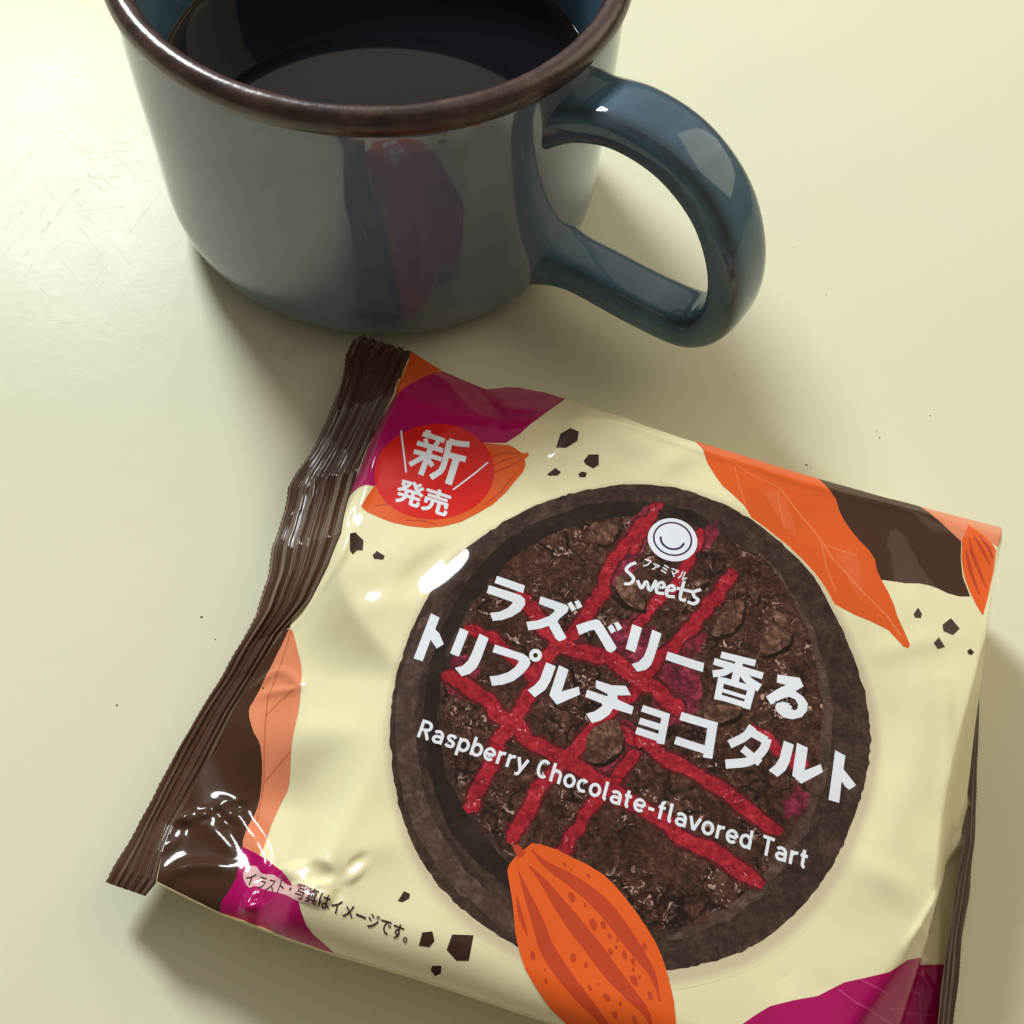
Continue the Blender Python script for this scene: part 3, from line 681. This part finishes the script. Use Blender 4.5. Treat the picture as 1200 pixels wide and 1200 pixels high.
for pts in [[(726, 690), (712, 668), (722, 640), (742, 610), (760, 592), (772, 600), (762, 630), (748, 660), (740, 690)], [(715, 740), (745, 722), (765, 735), (770, 765), (748, 790), (720, 778)], [(700, 860), (735, 845), (752, 870), (740, 915), (712, 925), (692, 900)], [(765, 790), (800, 778), (822, 800), (815, 835), (785, 850), (762, 825)],
            [(790, 760), (806, 738), (826, 740), (820, 765), (800, 785)], [(930, 920), (950, 935), (938, 960), (915, 955)], [(520, 790), (535, 770), (560, 775), (555, 812), (530, 815)], [(820, 640), (834, 612), (842, 616), (832, 646)]]:
    q = smooth_closed(uvs(pts), 6); q = [(a + .10 * noise.noise(Vector((i * .6, a, 1))), b + .10 * noise.noise(Vector((i * .6, b, 9)))) for i, (a, b) in enumerate(q)]
    Drape().poly(q).build('raspberry_smear', 6.2 * LAY, SMEAR, tart)
drz = 0
for line, w in (([(519, 788), (555, 808), (595, 843), (643, 880), (692, 908), (759, 952), (827, 995), (895, 1038)], .33), ([(606, 692), (640, 735), (672, 760), (720, 775), (765, 810), (802, 838)], .36), ([(690, 850), (735, 862), (770, 880), (837, 921), (916, 978)], .30),
                ([(545, 950), (571, 906), (590, 863), (615, 824), (640, 772), (678, 736), (697, 703), (710, 690)], .30), ([(598, 990), (629, 930), (665, 888), (700, 850), (735, 815), (770, 775), (800, 745), (830, 712), (845, 690), (862, 668)], .29),
                ([(700, 705), (717, 662), (740, 631), (760, 604)], .27), ([(735, 745), (762, 716), (795, 680), (812, 650), (822, 620)], .22), ([(655, 1005), (682, 964), (716, 921), (745, 880)], .26), ([(548, 735), (582, 752), (620, 790), (640, 800)], .26), ([(880, 850), (920, 885), (945, 900)], .24), ([(770, 590), (764, 604), (740, 650)], .2)):
    q = catmull(uvs(line), 14 * len(line)); n_ = len(q)
    q = [p + np.array((noise.noise(Vector((i * .12, w * 90, 2))), noise.noise(Vector((i * .12, w * 90, 7))))) * .07 for i, p in enumerate(q)]
    sd = line[0][0]; w *= 0.62
    L_, R_ = [], []
    for i, p in enumerate(q):
        t = q[min(i + 1, n_ - 1)] - q[max(i - 1, 0)]; t = t / (np.linalg.norm(t) + 1e-9); nn = np.array([-t[1], t[0]])
        en = min(1, (min(i, n_ - 1 - i) + 1) / 4) ** .5
        L_.append(tuple(p + nn * w / 2 * en * (1 + .5 * noise.noise(Vector((i * .16, sd, 1))) + .22 * noise.noise(Vector((i * .9, sd, 2))))))
        R_.append(tuple(p - nn * w / 2 * en * (1 + .5 * noise.noise(Vector((i * .16, sd, 4))) + .22 * noise.noise(Vector((i * .9, sd, 6))))))
    wide = [tuple(np.array(a_) + (np.array(a_) - np.array(b_)) * k_) for a_, b_, k_ in [(x_, y_, .24 + .2 * noise.noise(Vector((i * .5, sd, 11)))) for i, (x_, y_) in enumerate(zip(L_, R_))]]
    wid2 = [tuple(np.array(a_) + (np.array(a_) - np.array(b_)) * k_) for a_, b_, k_ in [(y_, x_, .24 + .2 * noise.noise(Vector((i * .5, sd, 15)))) for i, (x_, y_) in enumerate(zip(L_, R_))]]
    Drape().poly(wide + wid2[::-1]).build('raspberry_stain', (6.4 + .04 * drz) * LAY, STAIN, tart)
    Drape().poly(L_ + R_[::-1]).build('raspberry_drizzle', (7 + .09 * drz) * LAY, BERRY, tart); drz += 1
for pts in [Z7([(475, 655), (490, 600), (540, 530), (605, 500), (595, 590), (550, 640)]), Z7([(670, 730), (690, 640), (740, 600), (800, 640), (790, 690), (740, 720)]), Z7([(70, 430), (120, 400), (185, 470), (190, 550), (110, 510)]), Z7([(430, 960), (560, 935), (590, 960), (560, 1000), (480, 1010)]),
            Z6([(880, 200), (930, 190), (1000, 210), (960, 280), (900, 270)]), Z8([(500, 120), (560, 90), (580, 150), (530, 195), (490, 180)]), Z7([(640, 455), (668, 480), (655, 520), (640, 500)]),
            Z7([(700, 540), (760, 560), (790, 620), (740, 600)])]:
    q = uvs(pts); Drape().poly([(a + .035 * noise.noise(Vector((a * 9, b * 9, 1))), b + .035 * noise.noise(Vector((a * 9, b * 9, 5)))) for a, b in smooth_closed(q, 6)]).build('chocolate_chunk', 8.2 * LAY, CHUNK, tart)
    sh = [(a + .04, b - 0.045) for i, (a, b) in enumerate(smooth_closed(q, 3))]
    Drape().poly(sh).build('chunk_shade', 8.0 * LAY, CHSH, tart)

# ------------------------------------------------------------------ badge, lettering and emblem
def circle_px(cx, cy, rl, n=48):
    c = to_uv(cx, cy); return [(c[0] + rl * math.cos(2 * math.pi * k / n), c[1] + rl * math.sin(2 * math.pi * k / n)) for k in range(n)]
badge = Drape().poly(circle_px(509, 552, .94, 72)).build('badge', 5 * LAY, RED)
badge['label'] = 'round red badge on the magenta leaf'
def text_tris(body, bold):
    cu = bpy.data.curves.new('lettering', 'FONT'); cu.body = body; cu.size = 1.0; cu.offset = bold; cu.resolution_u = 5; cu.fill_mode = 'FRONT'
    o = bpy.data.objects.new('lettering', cu); COL.objects.link(o)
    bpy.context.view_layer.update()
    me = o.evaluated_get(bpy.context.evaluated_depsgraph_get()).to_mesh(); me.calc_loop_triangles()
    V = np.array([v.co[:2] for v in me.vertices]); T = [[tuple(V[i]) for i in t.vertices] for t in me.loop_triangles]
    o.to_mesh_clear(); bpy.data.objects.remove(o); bpy.data.curves.remove(cu)
    return V.min(0), V.max(0), T
def text(name, body, bl, br, tl, layer, mat, parent, bold=0.0):
    """lettering laid into the box whose lower left, lower right and upper left corners are given in the photograph;
    bold repeats the outline a little to each side, every copy 10 microns above the last"""
    B, R_, T_ = (np.array(to_uv(*p)) for p in (bl, br, tl))
    ax = R_ - B; ay = T_ - B
    lo, hi, T = text_tris(body, 0.0)
    D = Drape()
    for n_, (sx, sy) in enumerate([(0, 0)] + ([(bold * math.cos(k * math.pi / 3), bold * math.sin(k * math.pi / 3)) for k in range(6)] if bold else [])):
        f = lambda p: tuple(B + ax * (p[0] + sx - lo[0]) / (hi[0] - lo[0]) + ay * (p[1] + sy - lo[1]) / (hi[1] - lo[1]))
        D.tris([[f(p) for p in t] for t in T], n_ * .12)
    return D.build(name, layer * LAY, mat, parent)
def glyphs(name, polys, strokes, z, layer, mat, parent):
    """lettering from outlines and from strokes (points, width in zoomed pixels), each a little above the last"""
    D = Drape(); k = 0
    for p in polys: D.poly(uvs(z(p)), k * .09); k += 1
    for p, w in strokes:
        a, b_ = np.array(p[0], float), np.array(p[-1], float)
        if len(p) > 2: q = catmull(p, 6 * len(p))
        else: q = [a, b_]
        D.poly(uvs(z([tuple(x) for x in stroke(q, w)])), k * .09); k += 1
    return D.build(name, layer * LAY, mat, parent)
T1 = lambda p: zoomed(p, 560, 660, 1 / 6)
T2 = lambda p: zoomed(p, 760, 700, 1 / 6)
T3 = lambda p: zoomed(p, 475, 700, 1 / 6)
T4 = lambda p: zoomed(p, 650, 770, 1 / 6)
T5 = lambda p: zoomed(p, 820, 820, 1 / 6)
T8 = lambda p: zoomed(p, 430, 480, 1 / 6)
# product name, first line: ラズベリー香る
glyphs('lettering', [[(133, 92), (330, 160), (318, 213), (118, 142)],
    [(78, 158), (300, 228), (330, 255), (333, 290), (300, 340), (240, 378), (170, 402), (105, 408), (85, 352), (150, 345), (210, 318), (245, 282), (240, 275), (62, 212)]], [], T1, 9, WHITE, pack)
glyphs('lettering', [[(440, 235), (620, 295), (638, 315), (630, 345), (575, 390), (558, 412), (622, 525), (610, 538), (572, 552), (548, 535), (497, 443), (440, 462), (355, 475), (340, 415), (420, 405), (500, 375), (540, 340), (535, 328), (428, 288)],
    [(628, 288), (655, 272), (690, 325), (660, 343)], [(678, 272), (710, 263), (735, 308), (700, 325)]], [], T1, 9, WHITE, pack)
glyphs('lettering', [[(690, 440), (770, 412), (830, 397), (855, 405), (880, 440), (975, 595), (965, 612), (935, 632), (905, 618), (825, 480), (815, 470), (790, 475), (712, 508)],
    [(910, 452), (942, 433), (970, 478), (938, 498)], [(957, 425), (985, 415), (1015, 460), (982, 480)]], [], T1, 9, WHITE, pack)
glyphs('lettering', [[(1085, 432), (1153, 458), (1105, 630), (1038, 605)], [(1225, 470), (1290, 498), (1262, 590), (1240, 660), (1215, 720), (1180, 752), (1120, 765), (1080, 712), (1130, 695), (1165, 660), (1190, 600)]], [], T1, 9, WHITE, pack)
glyphs('lettering', [[(133, 385), (390, 465), (380, 528), (118, 440)]], [], T2, 9, WHITE, pack)
glyphs('lettering', [], [([(508, 406), (750, 466)], 46), ([(458, 452), (802, 555)], 48), ([(640, 440), (606, 592)], 56), ([(600, 492), (525, 530), (450, 540)], 50), ([(650, 520), (705, 590), (780, 640)], 56),
    ([(512, 565), (482, 722)], 48), ([(730, 620), (685, 785)], 54), ([(520, 585), (735, 650)], 42), ([(505, 652), (700, 712)], 26), ([(492, 702), (690, 762)], 38)], T2, 9, WHITE, pack)
glyphs('lettering', [[(905, 545), (1060, 568), (1088, 628), (1030, 662), (1085, 700), (1118, 750), (1112, 800), (1075, 845), (1010, 860), (945, 845), (900, 805), (888, 775), (900, 745), (945, 738), (995, 750), (1020, 800), (1045, 785), (1050, 755), (1030, 720), (985, 700), (930, 718), (858, 758), (825, 700), (900, 650), (965, 618), (900, 600)]], [], T2, 9, WHITE, pack)
# second line: トリプルチョコタルト
glyphs('lettering', [[(180, 115), (240, 145), (210, 228), (238, 255), (270, 332), (220, 362), (178, 300), (122, 452), (58, 432)]], [], T3, 9, WHITE, pack)
glyphs('lettering', [[(385, 218), (445, 243), (375, 420), (315, 395)], [(522, 258), (585, 290), (530, 440), (500, 500), (455, 540), (395, 557), (348, 500), (400, 485), (440, 450), (465, 400)]], [], T3, 9, WHITE, pack)
ring_px = lambda r, a0, a1, n: [(915 + r * math.cos(a0 + (a1 - a0) * k / n), 410 + r * math.sin(a0 + (a1 - a0) * k / n)) for k in range(n + 1)]
glyphs('lettering', [[(630, 335), (830, 400), (870, 430), (880, 465), (860, 500), (820, 545), (760, 590), (690, 615), (610, 625), (592, 558), (650, 552), (720, 530), (770, 495), (800, 455), (785, 440), (612, 388)],
    ring_px(45, 0, math.pi, 16) + ring_px(17, math.pi, 0, 12), ring_px(45, math.pi, 2 * math.pi, 16) + ring_px(17, 2 * math.pi, math.pi, 12)], [], T3, 9, WHITE, pack)
glyphs('lettering', [[(990, 460), (1057, 487), (1020, 590), (985, 650), (910, 705), (860, 655), (910, 620), (945, 580)], [(1080, 480), (1147, 512), (1098, 665), (1218, 630), (1228, 685), (1065, 757), (1012, 690)]], [], T3, 9, WHITE, pack)
glyphs('lettering', [[(290, 165), (400, 200), (500, 205), (535, 270), (440, 272), (440, 300), (555, 352), (540, 405), (410, 365), (380, 410), (320, 450), (260, 465), (220, 400), (280, 385), (335, 345), (330, 328), (213, 282), (228, 232), (370, 278), (372, 262), (288, 220)]], [], T4, 9, WHITE, pack)
glyphs('lettering', [], [([(613, 362), (800, 424)], 48), ([(594, 450), (780, 508)], 46), ([(572, 518), (760, 580)], 50), ([(783, 398), (742, 612)], 54)], T4, 9, WHITE, pack)
glyphs('lettering', [], [([(884, 416), (1140, 492)], 58), ([(1112, 462), (1074, 712)], 66), ([(846, 586), (1078, 660)], 56)], T4, 9, WHITE, pack)
glyphs('lettering', [], [([(372, 192), (320, 258), (208, 316)], 62), ([(330, 222), (400, 252), (466, 290)], 58), ([(474, 275), (440, 360), (345, 435), (180, 455)], 64), ([(300, 345), (422, 448)], 52)], T5, 9, WHITE, pack)
glyphs('lettering', [[(590, 290), (660, 318), (630, 440), (600, 500), (545, 545), (482, 498), (530, 460), (560, 410)], [(682, 305), (758, 340), (735, 500), (848, 455), (865, 510), (712, 592), (648, 535)]], [], T5, 9, WHITE, pack)
glyphs('lettering', [[(950, 357), (1022, 395), (1008, 490), (1032, 520), (1095, 600), (1085, 612), (1050, 635), (1022, 615), (995, 575), (978, 727), (903, 705)]], [], T5, 9, WHITE, pack)
# badge: 新発売
glyphs('lettering', [], [([(432, 148), (422, 190)], 40), ([(392, 172), (545, 222)], 34), ([(412, 205), (420, 242)], 30), ([(502, 225), (478, 262)], 30), ([(352, 236), (535, 292)], 34), ([(330, 296), (525, 352)], 32), ([(452, 262), (378, 462)], 40), ([(405, 330), (300, 390)], 34), ([(428, 350), (462, 400)], 34),
    ([(720, 248), (640, 240), (575, 222)], 40), ([(582, 222), (552, 350), (520, 430), (448, 480)], 42), ([(560, 318), (695, 352)], 42), ([(632, 340), (572, 528)], 50)], T8, 6, WHITE, badge)
text('lettering', '発売', (462, 587), (522, 606), (470, 561), 6, WHITE, badge, 0.030)
for a, b_ in (((470, 505), (476, 554)), ((572, 542), (531, 574))):
    Drape().poly(stroke(uvs([a, b_]), .028)).build('accent_line', 6 * LAY, WHITE, badge)
# Latin line, drawn letter by letter as even strokes
def arcp(cx, cy, rx, ry, a0, a1, n=12): return [(cx + rx * math.cos(math.radians(a0 + (a1 - a0) * k / n)), cy + ry * math.sin(math.radians(a0 + (a1 - a0) * k / n))) for k in range(n + 1)]
XH = .70
bowl = lambda cx: arcp(cx, .36, .20, .29, 0, 360, 24)
LET = {
    'R': (.56, [[(0.08, 0), (0.08, 1)], [(.08, .92), (.28, .92)] + arcp(.28, .70, .20, .22, 90, -90) + [(.08, .48)], [(.28, .48), (.50, 0)]]),
    'a': (.48, [arcp(.22, .42, .19, .22, 150, 0, 8) + [(.41, .0)], arcp(.22, .21, .16, .155, 90, 270, 10) + [(.41, .09)], [(.41, .365), (.22, .365)]]),
    's': (.44, [catmull([(.40, .56), (.30, .64), (.14, .62), (.08, .52), (.14, .41), (.30, .33), (.38, .24), (.34, .10), (.20, .06), (.05, .13)], 30)]),
    'p': (.50, [[(.08, -.26), (.08, XH)], bowl(.27)]), 'b': (.50, [[(.08, 0), (.08, 1)], bowl(.27)]), 'd': (.52, [[(.45, 0), (.45, 1)], bowl(.26)]),
    'e': (.48, [arcp(.25, .355, .20, .29, 0, 320, 22), [(.06, .345), (.45, .345)]]), 'r': (.34, [[(.08, 0), (.08, XH)], arcp(.30, .40, .22, .24, 175, 80, 8)]),
    'y': (.46, [[(.02, XH), (.23, .05)], [(.44, XH), (.22, .0), (.16, -.17), (.03, -.20)]]), 'C': (.52, [arcp(.29, .5, .22, .43, 48, 312, 24)]),
    'h': (.50, [[(.08, 0), (.08, 1)], arcp(.255, .44, .175, .20, 180, 0, 12) + [(.43, 0)]]), 'o': (.50, [bowl(.25)]), 'c': (.44, [arcp(.25, .355, .20, .29, 48, 312, 20)]),
    'l': (.24, [[(.08, 1), (.08, .16)] + arcp(.18, .16, .10, .10, 180, 270, 5)]), 't': (.34, [[(.13, .92), (.13, .18)] + arcp(.24, .18, .11, .12, 180, 270, 5), [(.0, .63), (.30, .63)]]),
    'f': (.34, [[(.13, 0), (.13, .80)] + arcp(.25, .80, .12, .13, 180, 90, 5), [(.0, .63), (.30, .63)]]), 'v': (.46, [[(.02, XH), (.23, .02)], [(.44, XH), (.23, .02)]]),
    'T': (.52, [[(.0, .92), (.50, .92)], [(.25, .92), (.25, 0)]]), '-': (.36, [[(.05, .36), (.31, .36)]]), ' ': (.22, [])}
line = 'Raspberry Chocolate-flavored Tart'; LW, GAP = .168, .105
tot = sum(LET[c][0] + GAP for c in line) - GAP
B, R_, T_ = (np.array(to_uv(*p)) for p in ((488, 863.5), (945, 1019), (495.5, 843)))
ax, ay = (R_ - B) / tot, T_ - B
x = 0
for c in line:
    adv, sts = LET[c]
    if sts:
        D = Drape(); sc_ = np.linalg.norm(ay)
        for k, st in enumerate(sts):
            q = [B + ax * (x + px) + ay * py for px, py in st]
            if len(st) > 20 and np.linalg.norm(q[0] - q[-1]) < 1e-3:       # closed bowl: two halves
                h_ = len(q) // 2
                D.poly(stroke(q[:h_ + 1], LW * sc_), k * .09).poly(stroke(q[h_:], LW * sc_), k * .09 + .04)
            else: D.poly(stroke(q, LW * sc_), k * .09)
        D.build('letter', 9 * LAY, WHITE, pack)
    x += adv + GAP
text('lettering', 'ファミマル', (752, 664), (803, 682), (756, 655), 9, WHITE, pack, 0.025)
for st in ([(160, 352), (135, 362), (119, 382), (138, 402), (150, 420), (136, 438), (110, 440)], [(165, 425), (182, 457), (202, 430), (217, 467), (243, 425)], [(248, 458), (275, 452), (268, 434), (246, 447), (246, 475), (276, 480)],
           [(290, 470), (318, 464), (310, 447), (289, 458), (288, 488), (320, 494)], [(358, 428), (342, 498), (366, 508)], [(328, 458), (398, 474)], [(428, 463), (398, 474), (400, 492), (416, 506), (400, 522), (372, 514)]):
    q = uvs(Z7(st)); q = catmull(q, len(q) * 5) if len(q) > 2 else q
    Drape().poly(stroke(q, .05)).build('lettering', 9 * LAY, WHITE, pack)
text('lettering', 'イラスト・写真はイメージです。', (286, 1036), (476, 1106), (292, 1020), 6, TEXTDK, pack, 0.012)
# the pale outline behind the part of that line that runs over magenta
Drape().poly(smooth_closed(uvs(ZB([(555, 385), (565, 350), (600, 345), (620, 370), (660, 375), (690, 395), (720, 415), (760, 405), (800, 430), (815, 470), (790, 480), (740, 465), (700, 445), (640, 430), (600, 415), (575, 420)])), 3)).build('lettering_outline', 5 * LAY, inkm('pale_pink_ink', srgb(226, 180, 176), .02), pack)
emblem = Drape().poly(circle_px(788, 633, .375, 56)).build('emblem', 9 * LAY, WHITE)
emblem['label'] = 'white round smile emblem'
def arc(cx, cy, rl, a0, a1, w, n=40):
    c = to_uv(cx, cy); q = [np.array((c[0] + rl * math.cos(a0 + (a1 - a0) * k / n), c[1] + rl * math.sin(a0 + (a1 - a0) * k / n))) for k in range(n + 1)]
    return stroke(q, w)
Drape().poly(arc(788, 632, .285, 0, math.pi, .028)).poly(arc(788, 632, .285, math.pi, 2 * math.pi, .028)).build('ring', 10 * LAY, PURPLE, emblem)
Drape().poly(arc(788, 632, .18, math.radians(185), math.radians(355), .035)).build('smile', 10 * LAY, PURPLE, emblem)
